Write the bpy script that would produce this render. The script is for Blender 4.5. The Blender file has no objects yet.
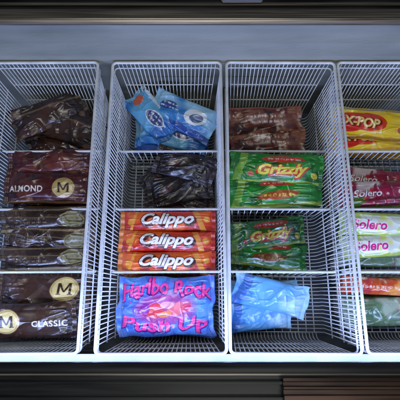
import bpy, math, random
import numpy as np
from mathutils import Matrix, Vector, Euler

random.seed(7)
scene = bpy.context.scene
COL = scene.collection
R = math.radians

# ------------------------------------------------------------------ helpers
def link(o): COL.objects.link(o); return o

def mat_new(name):
    m = bpy.data.materials.new(name); m.use_nodes = True
    nt = m.node_tree; b = nt.nodes["Principled BSDF"]
    return m, nt, b

def noise_mat(name, c1, c2, scale=8, rough=(0.3, 0.5), metal=0.0, bump=0.0, stretch=(1,1,1), bscale=60):
    m, nt, b = mat_new(name)
    tc = nt.nodes.new("ShaderNodeTexCoord"); mp = nt.nodes.new("ShaderNodeMapping")
    mp.inputs["Scale"].default_value = stretch
    nt.links.new(tc.outputs["Object"], mp.inputs[0])
    n = nt.nodes.new("ShaderNodeTexNoise"); n.inputs["Scale"].default_value = scale
    n.inputs["Detail"].default_value = 4
    nt.links.new(mp.outputs[0], n.inputs["Vector"])
    cr = nt.nodes.new("ShaderNodeValToRGB")
    cr.color_ramp.elements[0].position = 0.35; cr.color_ramp.elements[1].position = 0.65
    cr.color_ramp.elements[0].color = (*c1, 1); cr.color_ramp.elements[1].color = (*c2, 1)
    nt.links.new(n.outputs["Fac"], cr.inputs[0]); nt.links.new(cr.outputs[0], b.inputs["Base Color"])
    mr = nt.nodes.new("ShaderNodeMapRange")
    mr.inputs["To Min"].default_value = rough[0]; mr.inputs["To Max"].default_value = rough[1]
    nt.links.new(n.outputs["Fac"], mr.inputs[0]); nt.links.new(mr.outputs[0], b.inputs["Roughness"])
    b.inputs["Metallic"].default_value = metal
    if bump:
        n2 = nt.nodes.new("ShaderNodeTexNoise"); n2.inputs["Scale"].default_value = bscale
        n2.inputs["Detail"].default_value = 1
        nt.links.new(mp.outputs[0], n2.inputs["Vector"])
        bp = nt.nodes.new("ShaderNodeBump"); bp.inputs["Strength"].default_value = bump
        bp.inputs["Distance"].default_value = 0.002
        nt.links.new(n2.outputs["Fac"], bp.inputs["Height"]); nt.links.new(bp.outputs[0], b.inputs["Normal"])
    return m

M_WIRE = noise_mat("white_coated_wire", (0.55,0.58,0.59), (0.79,0.81,0.81), 25, (0.3,0.5))
M_LINER = noise_mat("frosted_liner", (0.13,0.148,0.17), (0.22,0.245,0.27), 5, (0.45,0.7), bump=0.2)
M_FLOOR = noise_mat("grey_liner_floor", (0.032,0.045,0.066), (0.09,0.115,0.15), 7, (0.4,0.7))
M_PANEL = noise_mat("grey_back_panel", (0.175,0.185,0.155), (0.30,0.305,0.26), 3.0, (0.3,0.55), bump=0.2, stretch=(1,1,4))
M_STEEL = noise_mat("brushed_steel", (0.17,0.15,0.13), (0.40,0.36,0.32), 10, (0.3,0.5), metal=0.85, stretch=(0.6,40,40))
M_BLACK = noise_mat("black_plastic_track", (0.006,0.007,0.010), (0.026,0.027,0.034), 12, (0.2,0.45), stretch=(0.5,8,8))
M_BROWN = noise_mat("bronze_lid_frame", (0.035,0.028,0.028), (0.15,0.085,0.06), 5, (0.2,0.4), metal=0.6, stretch=(1.0,12,12))  # brown frame; warm mottling paints faint orange reflections into its colour
M_LEDGE = noise_mat("white_ledge", (0.32,0.37,0.45), (0.46,0.51,0.60), 14, (0.3,0.5))

M_LED, nt, b = mat_new("cool_light_strip")
b.inputs["Base Color"].default_value = (0.8,0.85,1,1)
b.inputs["Emission Color"].default_value = (0.42,0.54,1.0,1)
b.inputs["Emission Strength"].default_value = 66.0

def pack_material(name, rough=0.28, frost=0.22):
    m, nt, b = mat_new(name)
    at = nt.nodes.new("ShaderNodeAttribute"); at.attribute_name = "print"
    tc = nt.nodes.new("ShaderNodeTexCoord")
    n = nt.nodes.new("ShaderNodeTexNoise"); n.inputs["Scale"].default_value = 24; n.inputs["Detail"].default_value = 5
    n.inputs["Roughness"].default_value = 0.75
    nt.links.new(tc.outputs["Object"], n.inputs["Vector"])
    mr = nt.nodes.new("ShaderNodeMapRange")
    mr.inputs["From Min"].default_value = 0.5; mr.inputs["From Max"].default_value = 0.75
    mr.inputs["To Max"].default_value = frost
    nt.links.new(n.outputs["Fac"], mr.inputs[0])
    mx = nt.nodes.new("ShaderNodeMix"); mx.data_type = 'RGBA'
    nt.links.new(mr.outputs[0], mx.inputs[0]); nt.links.new(at.outputs["Color"], mx.inputs[6])
    mx.inputs[7].default_value = (0.55,0.6,0.7,1)
    nt.links.new(mx.outputs[2], b.inputs["Base Color"])
    mr2 = nt.nodes.new("ShaderNodeMapRange")
    mr2.inputs["To Min"].default_value = rough-0.08; mr2.inputs["To Max"].default_value = rough+0.18
    nt.links.new(n.outputs["Fac"], mr2.inputs[0]); nt.links.new(mr2.outputs[0], b.inputs["Roughness"])
    b.inputs["Specular IOR Level"].default_value = 0.75
    return m
M_PACK = pack_material("printed_plastic_film", .20, .12)
M_PACKD = pack_material("dark_printed_film", 0.22, 0.035)

# ---- tubes
class Mesh:
    def __init__(s): s.v=[]; s.f=[]
    def tube(s, pts, r, n=8, closed=False):
        pts=[Vector(p) for p in pts]; m=len(pts); base=len(s.v)
        for i,p in enumerate(pts):
            if closed: a=pts[i-1]; c=pts[(i+1)%m]
            else: a=pts[max(i-1,0)]; c=pts[min(i+1,m-1)]
            t=(c-a).normalized()
            ref=Vector((0,0,1)) if abs(t.z)<0.75 else (Vector((1,0,0)) if abs(t.x)<0.5 else Vector((0,1,0)))
            if i==0: u=t.cross(ref).normalized()
            else: u=(u-t*u.dot(t)).normalized()
            w=t.cross(u)
            for k in range(n):
                ang=2*math.pi*k/n
                s.v.append(p+(u*math.cos(ang)+w*math.sin(ang))*r)
        seg=m if closed else m-1
        for i in range(seg):
            for k in range(n):
                a=base+i*n+k; b_=base+i*n+(k+1)%n
                c=base+((i+1)%m)*n+(k+1)%n; d=base+((i+1)%m)*n+k
                s.f.append((a,b_,c,d))
        if not closed:
            s.f.append(tuple(base+k for k in reversed(range(n))))
            s.f.append(tuple(base+(m-1)*n+k for k in range(n)))
    def obj(s,name,mat,smooth=True):
        me=bpy.data.meshes.new(name); me.from_pydata([tuple(v) for v in s.v],[],s.f)
        me.materials.append(mat)
        if smooth: me.polygons.foreach_set("use_smooth",[True]*len(me.polygons))
        me.update(); return link(bpy.data.objects.new(name,me))

def round_rect(hx,hy,z,rad,cy=0,n=5):
    pts=[]
    for (sx,sy,a0) in ((1,1,0),(-1,1,90),(-1,-1,180),(1,-1,270)):
        for i in range(n+1):
            a=R(a0+90*i/n)
            pts.append((sx*(hx-rad)+rad*math.cos(a), cy+sy*(hy-rad)+rad*math.sin(a), z))
    return pts

# ---- extruded profile (closed polygon in y,z) along x
def extrude(name, prof, x0, x1, mat, bevel=0.0015):
    n=len(prof); v=[(x0,y,z) for y,z in prof]+[(x1,y,z) for y,z in prof]
    f=[(i,(i+1)%n,n+(i+1)%n,n+i) for i in range(n)]+[tuple(reversed(range(n))),tuple(range(n,2*n))]
    me=bpy.data.meshes.new(name); me.from_pydata(v,[],f); me.materials.append(mat); me.update()
    import bmesh
    bm=bmesh.new(); bm.from_mesh(me); bmesh.ops.recalc_face_normals(bm,faces=bm.faces)
    if bevel: bmesh.ops.bevel(bm,geom=list(bm.edges),offset=bevel,segments=2,affect='EDGES')
    bm.to_mesh(me); bm.free()
    return link(bpy.data.objects.new(name,me))

# ------------------------------------------------------------------ freezer
fz=bpy.data.objects.new("chest_freezer",None); link(fz); fz.location=(0,0.24,-0.42)
fz["label"]="open chest freezer with dark rails and frosted grey liner"; fz["category"]="freezer"
def part(o,parent):
    o.parent=parent; o.matrix_parent_inverse=Matrix.Translation(parent.location).inverted(); return o
X0,X1=-0.86,0.86
part(extrude("liner_floor",[(-0.095,-0.30),(0.56,-0.30),(0.56,-0.28),(-0.095,-0.28)],X0,X1,M_FLOOR),fz)
part(extrude("front_wall",[(-0.13,-0.42),(-0.0955,-0.42),(-0.0955,-0.03),(-0.090,-0.012),(-0.090,0.095),(-0.13,0.095)],X0,X1,M_LINER),fz)
part(extrude("back_wall",[(0.5605,-0.42),(0.62,-0.42),(0.62,0.097),(0.566,0.097),(0.562,0.08),(0.557,0.04),(0.548,0.010),(0.538,-0.004),(0.5385,-0.012),(0.5605,-0.03)],X0,X1,M_PANEL,0.001),fz)
for x in (X0-0.03,X1):
    part(extrude("side_wall",[(-0.13,-0.42),(0.62,-0.42),(0.62,0.097),(-0.13,0.097)],x,x+0.03,M_LINER),fz)
part(extrude("basket_ledge",[(-0.0950,-0.014),(-0.0755,-0.014),(-0.0755,-0.008),(-0.0889,-0.008)],X0,X1,M_LEDGE,0.001),fz)
part(extrude("back_rail",[(0.555,0.098),(0.589,0.098),(0.589,0.107),(0.582,0.109),(0.562,0.109),(0.555,0.106)],X0,X1,M_STEEL),fz)
part(extrude("back_track",[(0.5895,0.098),(0.72,0.098),(0.72,0.112),(0.70,0.112),(0.70,0.104),(0.625,0.104),(0.625,0.112),(0.613,0.112),(0.613,0.103),(0.5895,0.103)],X0,X1,M_BLACK),fz)
part(extrude("track_trim",[(0.596,0.1035),(0.602,0.1035),(0.602,0.110),(0.596,0.110)],X0,X1,M_STEEL),fz)
part(extrude("latch",[(0.596,0.1105),(0.640,0.1125),(0.640,0.122),(0.618,0.124),(0.608,0.121),(0.598,0.115)],-0.008,0.075,M_BLACK,0.0025),fz)
part(extrude("front_track",[(-0.20,0.096),(-0.077,0.096),(-0.077,0.106),(-0.085,0.110),(-0.090,0.110),(-0.091,0.101),(-0.103,0.101),(-0.104,0.111),(-0.108,0.111),(-0.109,0.101),(-0.125,0.101),(-0.126,0.112),(-0.20,0.112)],X0,X1,M_BLACK,0.0008),fz)
part(extrude("track_trim",[(-0.0960,0.1013),(-0.0935,0.1013),(-0.0935,0.1045),(-0.0960,0.1045)],X0,X1,M_STEEL,0.0006),fz)
part(extrude("lid_frame",[(-0.200,0.1125),(-0.100,0.1125),(-0.098,0.116),(-0.098,0.119),(-0.102,0.120),(-0.104,0.1155),(-0.109,0.1155),(-0.110,0.120),(-0.113,0.120),(-0.115,0.116),(-0.121,0.116),(-0.122,0.121),(-0.200,0.121)],0.076,X1-0.01,M_BROWN,0.0006),fz)
part(extrude("light_strip",[(-0.0897,0.050),(-0.0860,0.048),(-0.0848,0.056),(-0.0850,0.068),(-0.0897,0.070)],X0+0.02,X1-0.02,M_LED,0.0),fz)

# ------------------------------------------------------------------ baskets
HX,HY,FX,FY,D=0.1205,0.3060,0.1100,0.2930,0.215
def wallx(z): return FX+(HX-FX)*(1+z/D)
def wally(z): return FY+(HY-FY)*(1+z/D)
def build_basket():
    e=link(bpy.data.objects.new("wire_basket",None))
    ps=[]
    m=Mesh(); m.tube(round_rect(HX,HY,0,0.009),0.0031,10,True)
    m.tube(round_rect(wallx(-0.02)+.001,wally(-0.02)+.001,-0.02,0.009),0.0020,8,True); ps.append(m.obj("rim",M_WIRE))
    N=66; rw=.00118
    for s in (-1,1):
        m=Mesh()
        for i in range(N):
            t=-1+2*(i+0.5)/N
            jit=random.uniform(-.0008,.0008)
            m.tube([(s*HX,t*(HY-.010)+jit,-0.001),(s*wallx(-D+.02),t*(FY-.012)+jit,-D+.02),(s*(FX-.001),t*(FY-.012),-D+.010),(s*(FX-.006),t*(FY-.012),-D+.003),(s*(FX-.014),t*(FY-.012),-D)],rw,6)
        for z in (-0.085,-0.15):
            m.tube([(s*(wallx(z)+.002),-wally(z)+.010,z),(s*(wallx(z)+.002),wally(z)-.010,z)],0.0016,8)
        ps.append(m.obj("side_wall",M_WIRE))
    for s in (-1,1):
        m=Mesh(); K=25
        for i in range(K):
            t=-1+2*(i+0.5)/K
            m.tube([(t*(HX-.006),s*HY,-0.001),(t*(FX-.008),s*wally(-D+.02),-D+.02),(t*(FX-.008),s*(FY-.004),-D+.005),(t*(FX-.008),s*(FY-.014),-D-.001)],rw,6)
        for z in (-0.085,-0.15):
            m.tube([(-wallx(z)+.010,s*(wally(z)+.002),z),(wallx(z)-.010,s*(wally(z)+.002),z)],0.0016,8)
        ps.append(m.obj("end_wall",M_WIRE))
    m=Mesh()
    for i in range(N):
        t=-1+2*(i+0.5)/N; m.tube([(-FX+.0145,t*(FY-.012),-D),(FX-.0145,t*(FY-.012),-D)],rw,6)
    for i in range(11):
        x=-FX+.015+i*(2*FX-.03)/10; m.tube([(x,-FY+.0145,-D-.003),(x,FY-.0145,-D-.003)],0.0015,6)
    ps.append(m.obj("basket_floor",M_WIRE))
    for yy in (0.1365,-0.0055,-0.1470):
        m=Mesh(); zt=-0.106; w=wallx(zt)-.003; w2=FX-.006
        m.tube([(-w-.006,yy,zt+.008),(-w,yy,zt),(w,yy,zt),(w+.006,yy,zt+.008)],0.0031,8)
        m.tube([(-w2,yy,-D+.004),(w2,yy,-D+.004)],0.0018,8)
        for i in range(15):
            t=-1+2*(i+.5)/15; m.tube([(t*w,yy,zt),(t*w2,yy,-D+.004)],0.0012,6)
        ps.append(m.obj("divider",M_WIRE))
    for p in ps: p.parent=e
    return e,ps
b0,parts0=build_basket()
BCY=0.231
bx=[(-0.3975,0.4),(-0.1240,0.25),(0.1270,-0.35),(0.3770,-0.1)]
labels=["white wire basket holding dark brown ice cream packs","white wire basket holding blue and orange red packs",
        "white wire basket holding green and light blue packs","white wire basket holding yellow and magenta packs"]
for i,(x,rz) in enumerate(bx):
    if i==0: e=b0
    else:
        e=b0.copy(); link(e)
        for p in parts0:
            q=p.copy(); q.parent=e; link(q)
    e.location=(x,BCY,0); e.rotation_euler=(0,0,R(rz))
    e["label"]=labels[i]; e["category"]="basket"; e["group"]="wire baskets hanging in the freezer"

# ------------------------------------------------------------------ printed packs
_text_cache={}
def text_tris(s, shear=0.0, offset=0.0, space=1.0):
    key=(s,shear,offset,space)
    if key in _text_cache: return _text_cache[key]
    c=bpy.data.curves.new("t",'FONT'); c.body=s; c.size=1; c.shear=shear; c.offset=offset; c.space_character=space
    c.resolution_u=3; c.align_x='CENTER'; c.align_y='CENTER'
    o=bpy.data.objects.new("t",c); link(o); bpy.context.view_layer.update()
    me=o.evaluated_get(bpy.context.evaluated_depsgraph_get()).to_mesh()
    me.calc_loop_triangles()
    co=np.array([v.co[:2] for v in me.vertices]); tr=np.array([t.vertices[:] for t in me.loop_triangles])
    bpy.data.objects.remove(o); bpy.data.curves.remove(c)
    mn,mxx=co.min(0),co.max(0); co=co-(mn+mxx)/2
    _text_cache[key]=(co,tr,(mxx-mn)); return _text_cache[key]

def vnoise(U,V,fx,fy,rng,ang=0.0):
    c,s=math.cos(ang),math.sin(ang)
    A=(U*c+V*s)*fx+50.3; B=(-U*s+V*c)*fy+50.7
    G=rng.random((256,256)); ia=np.floor(A).astype(int); ib=np.floor(B).astype(int)
    fa=A-ia; fb=B-ib; fa=fa*fa*(3-2*fa); fb=fb*fb*(3-2*fb)
    g=lambda i,j: G[i%256,j%256]
    return (g(ia,ib)*(1-fa)+g(ia+1,ib)*fa)*(1-fb)+(g(ia,ib+1)*(1-fa)+g(ia+1,ib+1)*fa)*fb

class Art:
    SS=2
    def __init__(s,w,h,res,base,seed=0):
        s.w,s.h=w,h; s.nu=max(8,int(w/res)); s.nv=max(8,int(h/res))
        s.NU,s.NV=s.nu*s.SS,s.nv*s.SS
        s.rng=np.random.default_rng(seed)
        s.img=np.empty((s.NV,s.NU,3)); s.img[:]=base
        u=(np.arange(s.NU)+.5)/s.NU; v=(np.arange(s.NV)+.5)/s.NV
        s.U,s.V=np.meshgrid(u*w*100,v*h*100)   # cm
        s.W,s.H=w*100,h*100
    def blend(s,mask,col,a=1.0):
        m=(mask.astype(float)*a)[...,None]; s.img=s.img*(1-m)+np.array(col)*m
    def band(s,v0,v1,col,a=1,wob=0.0,f=0.5):
        off=(vnoise(s.U,s.V*0,f,1,s.rng)-.5)*2*wob
        s.blend((s.V>v0*s.H+off)&(s.V<v1*s.H+off),col,a)
    def vband(s,u0,u1,col,a=1,slant=0.0):
        x=s.U-slant*s.V; s.blend((x>u0*s.W)&(x<u1*s.W),col,a)
    def ell(s,cu,cv,rx,ry,col,a=1,rot=0,soft=0):
        x=s.U-cu*s.W; y=s.V-cv*s.H; c,q=math.cos(rot),math.sin(rot)
        d=((x*c+y*q)/rx)**2+((-x*q+y*c)/ry)**2
        s.blend(np.clip((1-d)/soft,0,1) if soft else d<1,col,a)
    def mott(s,col,f=1.0,th=.55,a=.7,fx=None,ang=0,soft=.12):
        n=vnoise(s.U,s.V,fx or f,f,s.rng,ang)*.65+vnoise(s.U,s.V,(fx or f)*2.3,f*2.3,s.rng,ang)*.35
        s.blend(np.clip((n-th)/soft,0,1),col,a)
    def swirl(s,cu,cv,col,n=7,a=.7,tw=.5,th=.2):
        x=s.U-cu*s.W; y=s.V-cv*s.H; r=np.hypot(x,y); t=np.arctan2(y,x)
        s.blend(np.sin(n*t+r*tw)>th,col,a)
    def tris(s,co,tr,col,a=1):
        m=np.zeros((s.NV,s.NU),bool); P=co.copy(); P[:,0]*=s.NU/s.W; P[:,1]*=s.NV/s.H
        for t in tr:
            p=P[t]; x0,y0=np.floor(p.min(0)).astype(int); x1,y1=np.ceil(p.max(0)).astype(int)
            x0=max(x0,0);y0=max(y0,0);x1=min(x1,s.NU-1);y1=min(y1,s.NV-1)
            if x1<x0 or y1<y0: continue
            X,Y=np.meshgrid(np.arange(x0,x1+1)+.5,np.arange(y0,y1+1)+.5)
            d=[(p[(k+1)%3,0]-p[k,0])*(Y-p[k,1])-(p[(k+1)%3,1]-p[k,1])*(X-p[k,0]) for k in range(3)]
            ins=((d[0]>=0)&(d[1]>=0)&(d[2]>=0))|((d[0]<=0)&(d[1]<=0)&(d[2]<=0))
            m[y0:y1+1,x0:x1+1]|=ins
        s.blend(m,col,a)
    def text(s,str_,cu,cv,width,col,height=None,shear=0,offset=.0,rot=0,arch=0,space=1.0,a=1,wob=0):
        co,tr,sz=text_tris(str_,shear,offset,space)
        _,_,sz0=text_tris(str_,shear,0.0,space)
        k=width/sz0[0]; ky=(height/sz0[1]) if height else k
        P=co*np.array([k,ky])
        if wob: P[:,1]=P[:,1]*(1+.22*np.sin(P[:,0]*1.9+1))+wob*np.sin(P[:,0]*1.35)
        P[:,1]+=arch*(1-(P[:,0]/(width/2))**2)
        c,q=math.cos(rot),math.sin(rot)
        P=np.stack([P[:,0]*c-P[:,1]*q+cu*s.W,P[:,0]*q+P[:,1]*c+cv*s.H],1)
        s.tris(P,tr,col,a)
    def scribble(s,u0,v0,u1,v1,col,rows=3,a=.8):
        """blurred, unreadable small print: rows of soft uneven word-like smudges"""
        n=vnoise(s.U,s.V,3.2,1.2,s.rng); n2=vnoise(s.U,s.V,6.0,3.0,s.rng)
        for r in range(rows):
            hh=(v1-v0)/rows; v=v0+hh*(r+.5); u=u0+s.rng.uniform(0,.05)
            while u<u1-s.rng.uniform(0,.08):
                l=s.rng.uniform(.5,1.6)/s.W
                e=np.clip(1-np.abs((s.U/s.W-u-l/2)/(l/2))**6,0,1)*np.clip(1-(np.abs(s.V/s.H-v)/(hh*(.16+.16*n)))**4,0,1)
                s.blend(e*np.clip((n2-.25)*3,0,1),col,a*.8); u+=l+.22/s.W
    def final(s):
        im=s.img.reshape(s.nv,s.SS,s.nu,s.SS,3).mean((1,3)); return np.clip(im,0,1)

def make_pack(art,t,crumple=1.0,seed=0,seal=0.010,bar=0.5,bend=0.0):
    """closed film pack; returns mesh"""
    w,h=art.w,art.h; nu,nv=art.nu,art.nv; rng=np.random.default_rng(seed+100)
    col=art.final()
    u=np.linspace(-1,1,nu); v=np.linspace(-1,1,nv); U,V=np.meshgrid(u,v)
    s=seal*2/w; inside=np.clip(np.abs(U)/(1-s),0,1)
    pu=np.clip(1-inside**3.2,0,1)**.75; pv=np.sqrt(np.clip(1-np.abs(V)**2.6,0,1))
    prof=pu*pv
    X=U*w/2; Y=V*h/2
    bx_=np.clip(1-np.abs(U/.72)**6,0,1); by_=np.clip(1-np.abs(V/.62)**4,0,1)
    cm=X*100,Y*100
    wx=(vnoise(cm[0],cm[1],.35,.35,rng)-.5)*1.1; wy=(vnoise(cm[0],cm[1],.35,.35,rng)-.5)*1.1
    def ridg(fx,fy,ang): return 1-np.abs(2*vnoise(cm[0]+wx,cm[1]+wy,fx,fy,rng,ang)-1)
    endw=np.clip(inside*1.6-.55,0,1)
    # flat facets meeting in a few thin creases; gathers only near the sealed ends
    wr=(ridg(.25,1.3,.0)**3*1.1*endw+ridg(.11,.30,.6)**2*.75+ridg(.10,.28,-.75)**2*.7
        +ridg(.14,.42,1.9)**8*.38+ridg(.12,.45,.3)**8*.38+ridg(.6,1.1,1.1)**5*.07*(.4+endw)-.6)
    low=vnoise(cm[0],cm[1],.20,.22,rng)-.5
    edge=pv**.6*np.clip((1-inside)*9,0.25,1)
    top=t/2*(prof*(1-bar*.35)+bar*.35*bx_*by_*pv)+ .0040*crumple*wr*edge + low*.007*crumple
    bot=-t/2*prof + .002*crumple*wr*edge + low*.007*crumple
    sealm=(np.abs(U)>1-s)
    crimp=.0006*np.sin(X*2*math.pi/.0028)
    wave=.0018*crumple*np.sin(V*5+seed)+.001*np.sin(V*11+seed*2)
    mid=(wave+low*.007*crumple)
    top=np.where(sealm,mid+crimp+.0005,top); bot=np.where(sealm,mid+crimp-.0005,bot)
    zb=bend*(X**2)*10
    top=np.maximum(top,bot+.0008)
    out=1-.05*pu+ (vnoise(cm[0],cm[0]*0,.3,1,rng)-.5)*.09*crumple
    Y2=Y*out; X2=X+ (vnoise(cm[1],cm[1]*0,.5,1,rng)-.5)*.008*crumple*np.abs(U) + np.sign(U)*np.where(np.abs(U)>.999,.0007*np.sign(np.sin(Y*2*math.pi/.003)),0)
    n=nu*nv
    P=np.concatenate([np.stack([X2,Y2,top+zb],-1).reshape(-1,3),np.stack([X2,Y2,bot+zb],-1).reshape(-1,3)])
    idx=np.arange(n).reshape(nv,nu)
    a,b_,c,d=idx[:-1,:-1].ravel(),idx[:-1,1:].ravel(),idx[1:,1:].ravel(),idx[1:,:-1].ravel()
    F=[np.stack([a,b_,c,d],1),np.stack([d+n,c+n,b_+n,a+n],1)]
    def strip(e,rev):
        q=np.stack([e[:-1],e[1:],e[1:]+n,e[:-1]+n],1); return q[:,::-1] if rev else q
    F+= [strip(idx[0],True),strip(idx[-1],False),strip(idx[:,0],False),strip(idx[:,-1],True)]
    F=np.concatenate(F)
    me=bpy.data.meshes.new("pack"); me.vertices.add(len(P)); me.vertices.foreach_set("co",P.ravel())
    me.loops.add(F.size); me.loops.foreach_set("vertex_index",F.ravel().astype(np.int32))
    me.polygons.add(len(F)); me.polygons.foreach_set("loop_start",np.arange(0,F.size,4,dtype=np.int32))
    me.polygons.foreach_set("use_smooth",np.ones(len(F),bool)); me.update(calc_edges=True); me.validate()
    ca=me.color_attributes.new("print",'FLOAT_COLOR','POINT')
    C=np.ones((2*n,4)); C[:n,:3]=col.reshape(-1,3); C[n:,:3]=col.reshape(-1,3)*.85
    ca.data.foreach_set("color",C.ravel())
    return me

RES=0.0008
def gradient_u(A,c0,c1):
    t=(A.U/A.W)[...,None]; A.img=np.array(c0)*(1-t)+np.array(c1)*t

BR=(.024,.009,.005); GOLD=(.60,.42,.14); CREAM=(.80,.74,.64)
def logo_m(A,cu,cv,r,disc=(.66,.52,.20),ry=None):
    ry=ry or r*.86
    A.ell(cu,cv,r*1.05,ry*1.05,(.16,.09,.04)); A.ell(cu,cv,r,ry,GOLD); A.ell(cu,cv,r*.92,ry*.92,(.36,.25,.08)); A.ell(cu,cv,r*.87,ry*.87,disc)
    k=r*.50; q=ry*.50; cx,cy=cu*A.W,cv*A.H; th=.36
    quads=[[(-1,-1),(-1+th,-1),(-1+th,1),(-1,1)],[(1-th,-1),(1,-1),(1,1),(1-th,1)],
           [(-1,1),(-1+th*1.15,1),(.14,-.55),(-.14,-.55)],[(1,1),(1-th*1.15,1),(-.14,-.55),(.14,-.55)],
           [(-1.18,-1),(-.45,-1),(-.45,-.84),(-1.18,-.84)],[(.45,-1),(1.18,-1),(1.18,-.84),(.45,-.84)]]
    for qd in quads:
        A.tris(np.array([(cx+x*k,cy+y*q) for x,y in qd],float),np.array([(0,1,2),(0,2,3)]),(.035,.014,.008))
def d_classic():
    A=Art(.205,.118,RES,BR,1); A.mott((.06,.024,.012),.25,.48,.6); A.swirl(.8,.6,(.05,.02,.011),5,.5,1.1,.4)
    A.band(.03,.07,(.25,.16,.07),.7); logo_m(A,.74,.70,3.0)
    A.text("CLASSIC",.56,.20,8.2,CREAM,height=1.35,offset=.016,space=1.1); A.scribble(.1,.66,.3,.9,(.3,.22,.15),3,.5); return A
def d_classic2():
    A=Art(.210,.080,RES,BR,2); A.mott((.055,.022,.011),.25,.5,.6); logo_m(A,.285,.5,3.0)
    A.text("CLASSIC",.73,.42,7.4,CREAM,height=1.25,offset=.016,space=1.1); return A
def d_almond():
    A=Art(.210,.078,RES,(.062,.007,.008),3); A.mott((.12,.032,.018),.3,.5,.6); A.mott((.02,.006,.008),.5,.62,.7); A.mott((.25,.12,.05),.5,.72,.6)
    logo_m(A,.68,.50,2.5,disc=(.50,.36,.13),ry=2.4); A.text("ALMOND",.26,.45,8.0,CREAM,height=1.45,offset=.02,space=1.08); A.band(.02,.08,(.3,.18,.08),.6); return A
def d_maroon():
    A=Art(.210,.07,RES,(.070,.007,.009),4); A.mott((.17,.04,.028),.3,.52,.7); A.mott((.025,.006,.01),.45,.6,.8); A.mott((.24,.11,.05),.5,.68,.8)
    A.scribble(.66,.3,.92,.7,(.45,.30,.2),3,.5); return A
def d_gold(seed=5):
    A=Art(.205,.062,RES,(.024,.011,.007),seed); A.mott((.07,.036,.018),.3,.5,.7); A.band(.05,.16,(.26,.19,.08),.8,.1); A.band(.86,.92,(.22,.15,.07),.8,.08); A.band(.60,.63,(.20,.14,.06),.6,.1)
    A.ell(.80,.5,2.6,1.9,(.20,.165,.06)); A.ell(.80,.5,2.3,1.6,(.07,.06,.025)); A.ell(.80,.5,2.0,1.35,(.18,.16,.065)); A.scribble(.71,.38,.89,.62,(.04,.03,.015),2,1.1); A.scribble(.15,.35,.55,.62,(.35,.28,.18),2,.6); return A
def d_dark():
    A=Art(.185,.082,RES,(.022,.009,.006),6); A.mott((.08,.032,.020),.25,.5,.7,.15,.3); A.mott((.30,.20,.14),.4,.72,.6); A.band(.7,.76,(.3,.2,.1),.4,.3); return A
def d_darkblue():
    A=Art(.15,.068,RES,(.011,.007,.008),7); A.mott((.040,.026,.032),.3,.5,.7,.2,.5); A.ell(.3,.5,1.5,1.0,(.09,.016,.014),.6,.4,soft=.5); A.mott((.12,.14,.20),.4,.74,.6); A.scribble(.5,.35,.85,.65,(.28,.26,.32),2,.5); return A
def d_calippo(seed):
    A=Art(.218,.049,RES,(.7,.06,.01),seed); gradient_u(A,(.60,.018,.008),(.68,.045,.010)); A.band(0,.22,(.40,.012,.006),.9,.3); A.mott((.85,.16,.015),.3,.55,.8,.2)
    A.vband(.0,.045,(.8,.25,.05)); A.vband(.955,1,(.5,.03,.02)); A.vband(.10,.13,(.85,.35,.03),.9,.3); A.vband(.84,.90,(.80,.33,.03),.8,-.4)
    A.ell(.12,.45,.9,.8,(.88,.36,.03),.9,soft=.3); A.ell(.90,.55,.9,.8,(.85,.30,.03),.9,soft=.3); A.ell(.90,.55,.5,.45,(.85,.5,.1),.9)
    A.text("Calippo",.512,.45,11.6,(.05,.004,.006),height=3.2,shear=.35,offset=.11); A.text("Calippo",.50,.52,11.6,(.10,.006,.008),height=3.2,shear=.35,offset=.09); A.text("Calippo",.50,.52,11.6,(.92,.90,.86),height=3.2,shear=.35,offset=.034); return A
def d_bluepink():
    A=Art(.212,.132,RES,(.05,.16,.58),11); A.mott((.10,.34,.74),.25,.45,.8); A.mott((.05,.06,.36),.3,.6,.8)
    A.swirl(.52,.45,(.16,.30,.70),13,.35,.35,.2)
    A.ell(.50,.46,7.4,4.0,(.46,.035,.22),.8,.05,soft=.5)
    A.ell(.40,.43,2.0,1.7,(.66,.05,.05),.95,.3,soft=.15); A.ell(.61,.45,2.2,1.5,(.72,.12,.16),.95,.4,soft=.15); A.ell(.52,.52,1.6,.8,(.82,.38,.42),.9,soft=.15); A.ell(.50,.37,1.5,.7,(.72,.22,.04),.9,.3,soft=.15); A.ell(.30,.47,1.0,1.3,(.25,.03,.32),.9,soft=.2); A.ell(.72,.49,1.0,1.2,(.60,.03,.12),.9,soft=.2)
    for k in range(46):
        A.ell(A.rng.uniform(.03,.97),A.rng.uniform(.06,.94),A.rng.uniform(.06,.32),A.rng.uniform(.06,.2),[(.75,.05,.30),(.8,.5,.1),(.70,.75,.85),(.5,.04,.2)][k%4],.85,A.rng.uniform(0,3))
    for (s_,cv,wd,ar) in (("Haribo Rock",.72,19.0,1.4),("Push Up",.22,18.2,-1.0)):
        A.text(s_,.5,cv,wd,(.05,.01,.20),height=3.1,offset=.07,arch=ar,shear=.1,wob=.15); A.text(s_,.5,cv+.01,wd,(.92,.05,.30),height=3.1,offset=.028,arch=ar,shear=.1,wob=.15)
    return A
def d_blueA():
    A=Art(.165,.078,RES,(.02,.16,.50),12); A.mott((.16,.50,.80),.2,.45,.85,.12,.5); A.ell(.16,.5,1.5,1.6,(.80,.13,.02),.9); A.ell(.62,.5,3.2,1.7,(.72,.80,.86),.95,.1); A.ell(.62,.5,2.9,1.4,(.008,.03,.20),.95,.1)
    A.scribble(.48,.36,.78,.64,(.78,.84,.9),2,1.2); A.band(.86,1,(.65,.76,.85),.85,.1); return A
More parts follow.
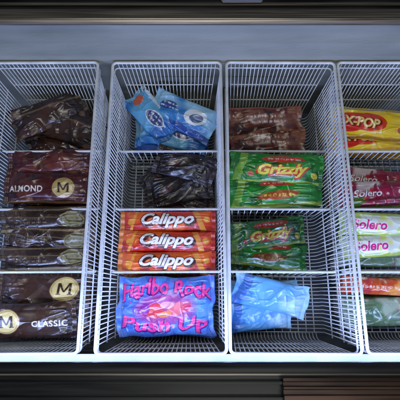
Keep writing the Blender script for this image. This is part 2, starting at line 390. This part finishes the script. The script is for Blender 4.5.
def d_blueB():
    A=Art(.175,.085,RES,(.03,.22,.58),13); A.mott((.35,.64,.84),.18,.45,.85,.12,-.4); A.band(0,.2,(.01,.05,.28),.9,.2); A.ell(.68,.56,2.8,2.1,(.78,.84,.88),.95,.2); A.ell(.70,.54,1.7,1.1,(.02,.07,.22),.9,.3); A.ell(.26,.6,2.2,1.2,(.012,.04,.24),.9,.2); A.scribble(.13,.48,.40,.72,(.85,.85,.85),2,1.1); return A
def d_brown():
    A=Art(.19,.068,RES,(.12,.022,.012),14); A.mott((.30,.12,.06),.35,.5,.8); A.mott((.03,.012,.01),.45,.6,.85); A.mott((.60,.48,.40),.7,.72,.7); A.ell(.5,.5,6,1.6,(.09,.02,.015),.5,soft=.5); A.scribble(.25,.3,.78,.72,(.6,.47,.4),2,1.0); A.band(.92,1,(.35,.1,.05),.8); return A
def d_green(txt=True,seed=15,shade_mul=1.0):
    g=lambda r,gg,b_:(r*shade_mul,gg*shade_mul,b_*shade_mul)
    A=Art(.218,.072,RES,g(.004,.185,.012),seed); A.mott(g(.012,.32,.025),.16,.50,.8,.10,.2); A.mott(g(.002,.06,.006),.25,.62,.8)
    A.ell(.56,.81,5.0,.80,g(.66,.03,.02),.95,.03); A.scribble(.36,.75,.76,.88,g(.85,.8,.7),1,1)
    A.vband(.02,.10,g(.25,.48,.03),.7,.3)
    if txt:
        A.text("Grizzly",.565,.40,11.2,g(.58,.035,.01),height=3.0,shear=.25,offset=.12,rot=.05); A.text("Grizzly",.56,.43,11.2,g(.82,.70,.08),height=3.0,shear=.25,offset=.038,rot=.05)
        A.ell(.90,.30,.8,.8,g(.65,.5,.05),.9,.3); A.ell(.22,.30,.7,.6,g(.6,.05,.03),.9)
    else:
        A.ell(.52,.38,5.2,1.2,g(.50,.05,.02),.85,.08,soft=.3); A.scribble(.32,.26,.76,.50,g(.80,.65,.08),1,1.2)
    A.band(0,.1,g(.45,.5,.05),.6,.15); return A
def d_light():
    A=Art(.185,.075,RES,(.14,.42,.76),17); A.mott((.42,.68,.88),.16,.46,.85,.10,.1); A.mott((.05,.22,.58),.2,.62,.7); A.vband(.0,.12,(.04,.14,.5),.8,.3); A.ell(.66,.5,2.2,.9,(.05,.20,.58),.6,.1,soft=.4); return A
def d_yellow():
    A=Art(.215,.084,RES,(.86,.57,.010),18); A.mott((.90,.72,.05),.3,.45,.8); A.band(0,.12,(.6,.30,.01),.9,.2)
    A.ell(.36,.52,5.9,2.3,(.74,.04,.012),1,-.10); A.ell(.28,.38,3.6,1.6,(.66,.02,.012),1,.25); A.ell(.50,.62,3.2,1.4,(.70,.05,.012),1,-.3)
    A.text("X-POP",.37,.5,8.4,(.25,.008,.008),height=2.3,shear=.15,offset=.10,rot=-.08); A.text("X-POP",.36,.51,8.4,(.90,.68,.22),height=2.3,shear=.15,offset=.04,rot=-.08); A.ell(.86,.55,1.2,1.8,(.12,.32,.05),.8,.3); A.ell(.80,.35,.8,.8,(.65,.08,.02)); A.band(.90,.95,(.05,.12,.3),.7,.1); return A
def d_berry():
    A=Art(.20,.062,RES,(.26,.010,.045),19); A.mott((.66,.58,.55),.25,.55,.85); A.mott((.08,.24,.03),.35,.62,.9)
    for k in range(22): A.ell(A.rng.uniform(.05,.95),A.rng.uniform(.15,.85),A.rng.uniform(.35,.85),A.rng.uniform(.3,.7),[(.52,.015,.02),(.34,.012,.04),(.70,.5,.5),(.2,.008,.04)][k%4],.95,A.rng.uniform(0,3),soft=.2)
    A.text("Solero",.36,.5,6.6,(.16,.01,.03),height=1.6,shear=.2,offset=.07); A.text("Solero",.36,.51,6.6,(.78,.73,.70),height=1.6,shear=.2,offset=.014); return A
def d_lime():
    A=Art(.20,.056,RES,(.62,.66,.55),20); A.mott((.40,.55,.10),.25,.52,.85); A.mott((.60,.62,.08),.3,.64,.8); A.band(.0,.16,(.34,.46,.04),.9,.1); A.band(.88,1,(.36,.48,.05),.85,.1)
    A.text("Solero",.33,.5,7.4,(.74,.76,.70),height=2.1,shear=.2,offset=.09); A.text("Solero",.33,.5,7.4,(.62,.02,.20),height=2.1,shear=.2,offset=.03); A.ell(.75,.5,1.3,1.1,(.45,.03,.14)); A.ell(.75,.5,.8,.65,(.65,.7,.35)); return A
def d_orange():
    A=Art(.20,.040,RES,(.52,.07,.012),21); A.mott((.75,.30,.06),.4,.5,.8); A.mott((.40,.02,.03),.5,.6,.85); A.mott((.6,.55,.42),.6,.68,.85); A.scribble(.15,.3,.7,.7,(.75,.65,.5),1,.95); return A
def d_sage():
    A=Art(.20,.065,RES,(.11,.19,.09),22); A.mott((.36,.43,.32),.3,.5,.8); A.mott((.30,.04,.08),.4,.66,.8); A.ell(.3,.5,2.2,1.2,(.05,.14,.07),.8,soft=.4); A.scribble(.15,.4,.45,.62,(.65,.68,.6),1,.8); return A

defs={
 "classic":(d_classic(),.030,.8,.5,M_PACKD),"classic2":(d_classic2(),.028,.8,.5,M_PACKD),
 "almond":(d_almond(),.030,.8,.5,M_PACKD),"maroon":(d_maroon(),.030,1.1,.5,M_PACKD),
 "gold":(d_gold(),.028,.9,.4,M_PACKD),"goldB":(d_gold(45),.028,1.1,.4,M_PACKD),"dark":(d_dark(),.028,1.4,.4,M_PACKD),"darkblue":(d_darkblue(),.026,1.3,.4,M_PACKD),
 "calA":(d_calippo(8),.034,.6,.2,M_PACK),"calB":(d_calippo(9),.034,.7,.2,M_PACK),"calC":(d_calippo(10),.034,.7,.2,M_PACK),
 "bluepink":(d_bluepink(),.036,1.2,.4,M_PACK),"blueA":(d_blueA(),.026,1.3,.4,M_PACK),"blueB":(d_blueB(),.026,1.3,.4,M_PACK),
 "brown":(d_brown(),.028,1.4,.5,M_PACKD),"green":(d_green(),.032,1.1,.5,M_PACK),"greenB":(d_green(False,16),.030,1.2,.5,M_PACK),
 "greenShade":(d_green(True,26,.36),.030,1.5,.5,M_PACK),"greenShadeB":(d_green(False,27,.36),.030,1.5,.5,M_PACK),  # same green prints multiplied darker, painting these packs as less lit
 "light":(d_light(),.034,1.5,.3,M_PACK),"yellow":(d_yellow(),.028,1.1,.5,M_PACK),"berry":(d_berry(),.028,1.2,.4,M_PACK),
 "lime":(d_lime(),.026,1.1,.4,M_PACK),"orange":(d_orange(),.024,1.2,.3,M_PACK),"sage":(d_sage(),.028,1.2,.4,M_PACK)}
meshes={}
LAB={"classic":"dark brown ice cream pack with gold emblem","classic2":"dark brown pack with round gold emblem",
"almond":"maroon brown pack with round gold emblem","maroon":"mottled maroon ice cream pack",
"gold":"slim dark brown pack with oval gold emblem","goldB":"slim dark brown pack with oval gold emblem","dark":"crumpled dark brown ice cream pack","darkblue":"crumpled near-black ice cream pack",
"calA":"orange red lolly pack with white script","calB":"orange red lolly pack with white script","calC":"orange red lolly pack with white script",
"bluepink":"large blue pack with arched pink lettering","blueA":"crumpled blue pack with red patch","blueB":"light blue and navy pack",
"brown":"crumpled reddish brown ice cream pack","green":"bright green pack with yellow lettering","greenB":"bright green pack with red oval",
"greenShade":"green pack with painted-in shade, yellow lettering","greenShadeB":"crumpled green pack with painted-in shade",
"light":"light blue crumpled pack","yellow":"yellow pack with red oval","berry":"dark red berry pack with white lettering",
"lime":"white and lime pack with pink lettering","orange":"slim orange and red pack","sage":"muted green ice cream pack"}
for i,(k,(A,t,cr,bar,mt)) in enumerate(defs.items()):
    me=make_pack(A,t,cr,seed=i*3+1,bar=bar); me.name="ice_cream_pack"; me.materials.append(mt); meshes[k]=me

def put(k,x,y,z,yaw=0,tilt=0,roll=0,sc=(1,1,1)):
    o=link(bpy.data.objects.new("ice_cream_pack",meshes[k]))
    o.location=(x,y,z); o.rotation_euler=Euler((R(tilt),R(roll),R(yaw)),'XYZ'); o.scale=sc
    o["label"]=LAB[k]+" in a wire basket"; o["category"]="ice cream pack"; o["group"]="ice cream packs in the wire baskets"
    return o
# basket 1
put("dark",-.430,.472,-.124,24,12,4); put("dark",-.375,.442,-.134,-22,6,-4); put("dark",-.400,.415,-.160,6,4,0); put("dark",-.41,.475,-.172,-6,3,0); put("dark",-.40,.45,-.198,2,0,0,(1.05,1.1,.9))
put("maroon",-.402,.341,-.116,2,14,0); put("almond",-.405,.279,-.116,-1,7,0); put("maroon",-.400,.330,-.155,2,5,0); put("almond",-.398,.275,-.155,-1,0,0); put("maroon",-.398,.305,-.190,0,0,0,(1,1.3,1))
for j,(k,y,z,a,tl) in enumerate((("gold",.203,-.116,1,16),("goldB",.160,-.122,-2.5,22),("gold",.116,-.130,1.5,9))):
    put(k,-.398+(-.006,.005,-.002)[j],y,z,a,tl,0); put("gold",-.398,y-.002,z-.032,-a,0,0); put("goldB",-.398,y-.002,z-.062,a*.5,0,0)
put("classic",-.395,.026,-.122,-1,3,0); put("classic2",-.410,-.018,-.098,2,6,0,(.95,.95,1)); put("classic",-.398,.016,-.156,1,0,0); put("classic",-.398,.012,-.190,-1,0,0)
# basket 2
put("blueA",-.172,.470,-.120,-50,8,0,(.9,.95,1)); put("blueB",-.092,.466,-.116,-26,10,0); put("blueA",-.112,.430,-.140,-12,6,3); put("blueA",-.12,.47,-.168,8,0,0); put("blueB",-.120,.43,-.172,-3,0,0); put("blueB",-.125,.45,-.198,3,0,0,(1.1,1.2,.9))
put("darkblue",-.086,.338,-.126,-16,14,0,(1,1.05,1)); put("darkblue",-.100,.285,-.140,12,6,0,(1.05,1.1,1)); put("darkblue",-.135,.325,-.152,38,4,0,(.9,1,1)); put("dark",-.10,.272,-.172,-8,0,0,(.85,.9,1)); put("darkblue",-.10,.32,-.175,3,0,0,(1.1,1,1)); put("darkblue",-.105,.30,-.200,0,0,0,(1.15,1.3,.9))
for k,y,a in (("calA",.199,.8),("calB",.152,-1.2),("calC",.106,.6)):
    put(k,-.1245,y,-.116,a,3,0); put(k,-.1240,y-.001,-.154,-a,0,0); put(k,-.1240,y-.001,-.191,0,0,0)
put("bluepink",-.124,.012,-.112,.8,3,0,(.98,.98,1)); put("bluepink",-.124,.010,-.150,-1,0,0,(.98,.98,1)); put("bluepink",-.124,.010,-.188,1,0,0,(.97,.97,1))
# basket 3
put("brown",.112,.460,-.128,2,14,0); put("brown",.120,.412,-.142,-5,7,0); put("brown",.12,.46,-.168,2,0,0); put("brown",.12,.43,-.197,-1,0,0,(1.05,1.3,1))
put("green",.128,.322,-.102,-3,14,0); put("greenB",.125,.268,-.116,3,6,0); put("greenB",.128,.335,-.130,1,8,0); put("greenB",.127,.33,-.156,0,0,0); put("green",.127,.27,-.156,0,0,0); put("green",.127,.30,-.190,0,0,0,(1,1.5,1))
put("greenShade",.103,.176,-.142,7,12,0,(.83,.93,1)); put("greenShadeB",.107,.130,-.158,-8,3,0,(.83,.93,1)); put("greenShadeB",.105,.155,-.175,0,0,0,(.85,1,1)); put("greenShade",.107,.12,-.196,0,0,0,(.85,.9,1)); put("greenShade",.107,.185,-.196,0,0,0,(.85,.8,1))
put("light",.108,.036,-.138,-13,5,6,(.93,.95,1)); put("light",.084,-.008,-.160,5,5,3,(.78,.88,1)); put("light",.100,.038,-.190,0,0,0,(.9,.9,.9)); put("light",.086,-.005,-.198,4,0,0,(.75,.8,.8))
# basket 4
put("yellow",.372,.444,-.120,-6,9,0); put("yellow",.371,.420,-.148,4,0,0); put("berry",.375,.45,-.180,0,0,0,(1,1.5,1)); put("yellow",.375,.43,-.198,0,0,0,(1,1.1,.8))
put("berry",.370,.270,-.130,3,8,0); put("berry",.372,.308,-.150,-5,6,0); put("lime",.372,.27,-.168,0,0,0); put("berry",.372,.30,-.196,0,0,0,(1,1.5,.9))
put("lime",.370,.192,-.122,-3,12,0); put("lime",.371,.148,-.132,4,6,0); put("sage",.372,.17,-.162,0,0,0,(1,1.5,1)); put("sage",.372,.15,-.192,0,0,0,(1,1.5,1))
put("orange",.372,.055,-.150,-3,12,0); put("sage",.371,.000,-.160,2,6,0); put("orange",.372,.06,-.180,0,0,0); put("sage",.372,.01,-.195,0,0,0,(1,1.3,.8))

# ------------------------------------------------------------------ light
def area(name,loc,rot,size,sizey,power,col):
    l=bpy.data.lights.new(name,'AREA'); l.shape='RECTANGLE'; l.size=size; l.size_y=sizey; l.energy=power; l.color=col
    o=link(bpy.data.objects.new(name,l)); o.location=loc; o.rotation_euler=rot; return o
area("unseen_overhead_lamp",(-.15,.25,1.8),(R(8),0,0),1.1,.07,7.5,(.99,.99,.94))
area("unseen_overhead_lamp",(.25,-.60,1.8),(R(8),0,0),1.1,.07,3.2,(.99,.99,.95))  # added unseen light, narrow for sharper highlights on the film
w=bpy.data.worlds.new("World"); scene.world=w; w.use_nodes=True
bg=w.node_tree.nodes["Background"]; bg.inputs[0].default_value=(.68,.75,.85,1); bg.inputs[1].default_value=0.065

# ------------------------------------------------------------------ camera
cam=bpy.data.cameras.new("Camera"); co=link(bpy.data.objects.new("Camera",cam))
cam.sensor_width=36; cam.lens=36.0; cam.clip_start=.02; cam.clip_end=100
co.location=(-.051,0,.78); co.rotation_euler=(R(15.6),0,0)
scene.camera=co
scene.view_settings.view_transform='Standard'; scene.view_settings.look='None'; scene.view_settings.exposure=0
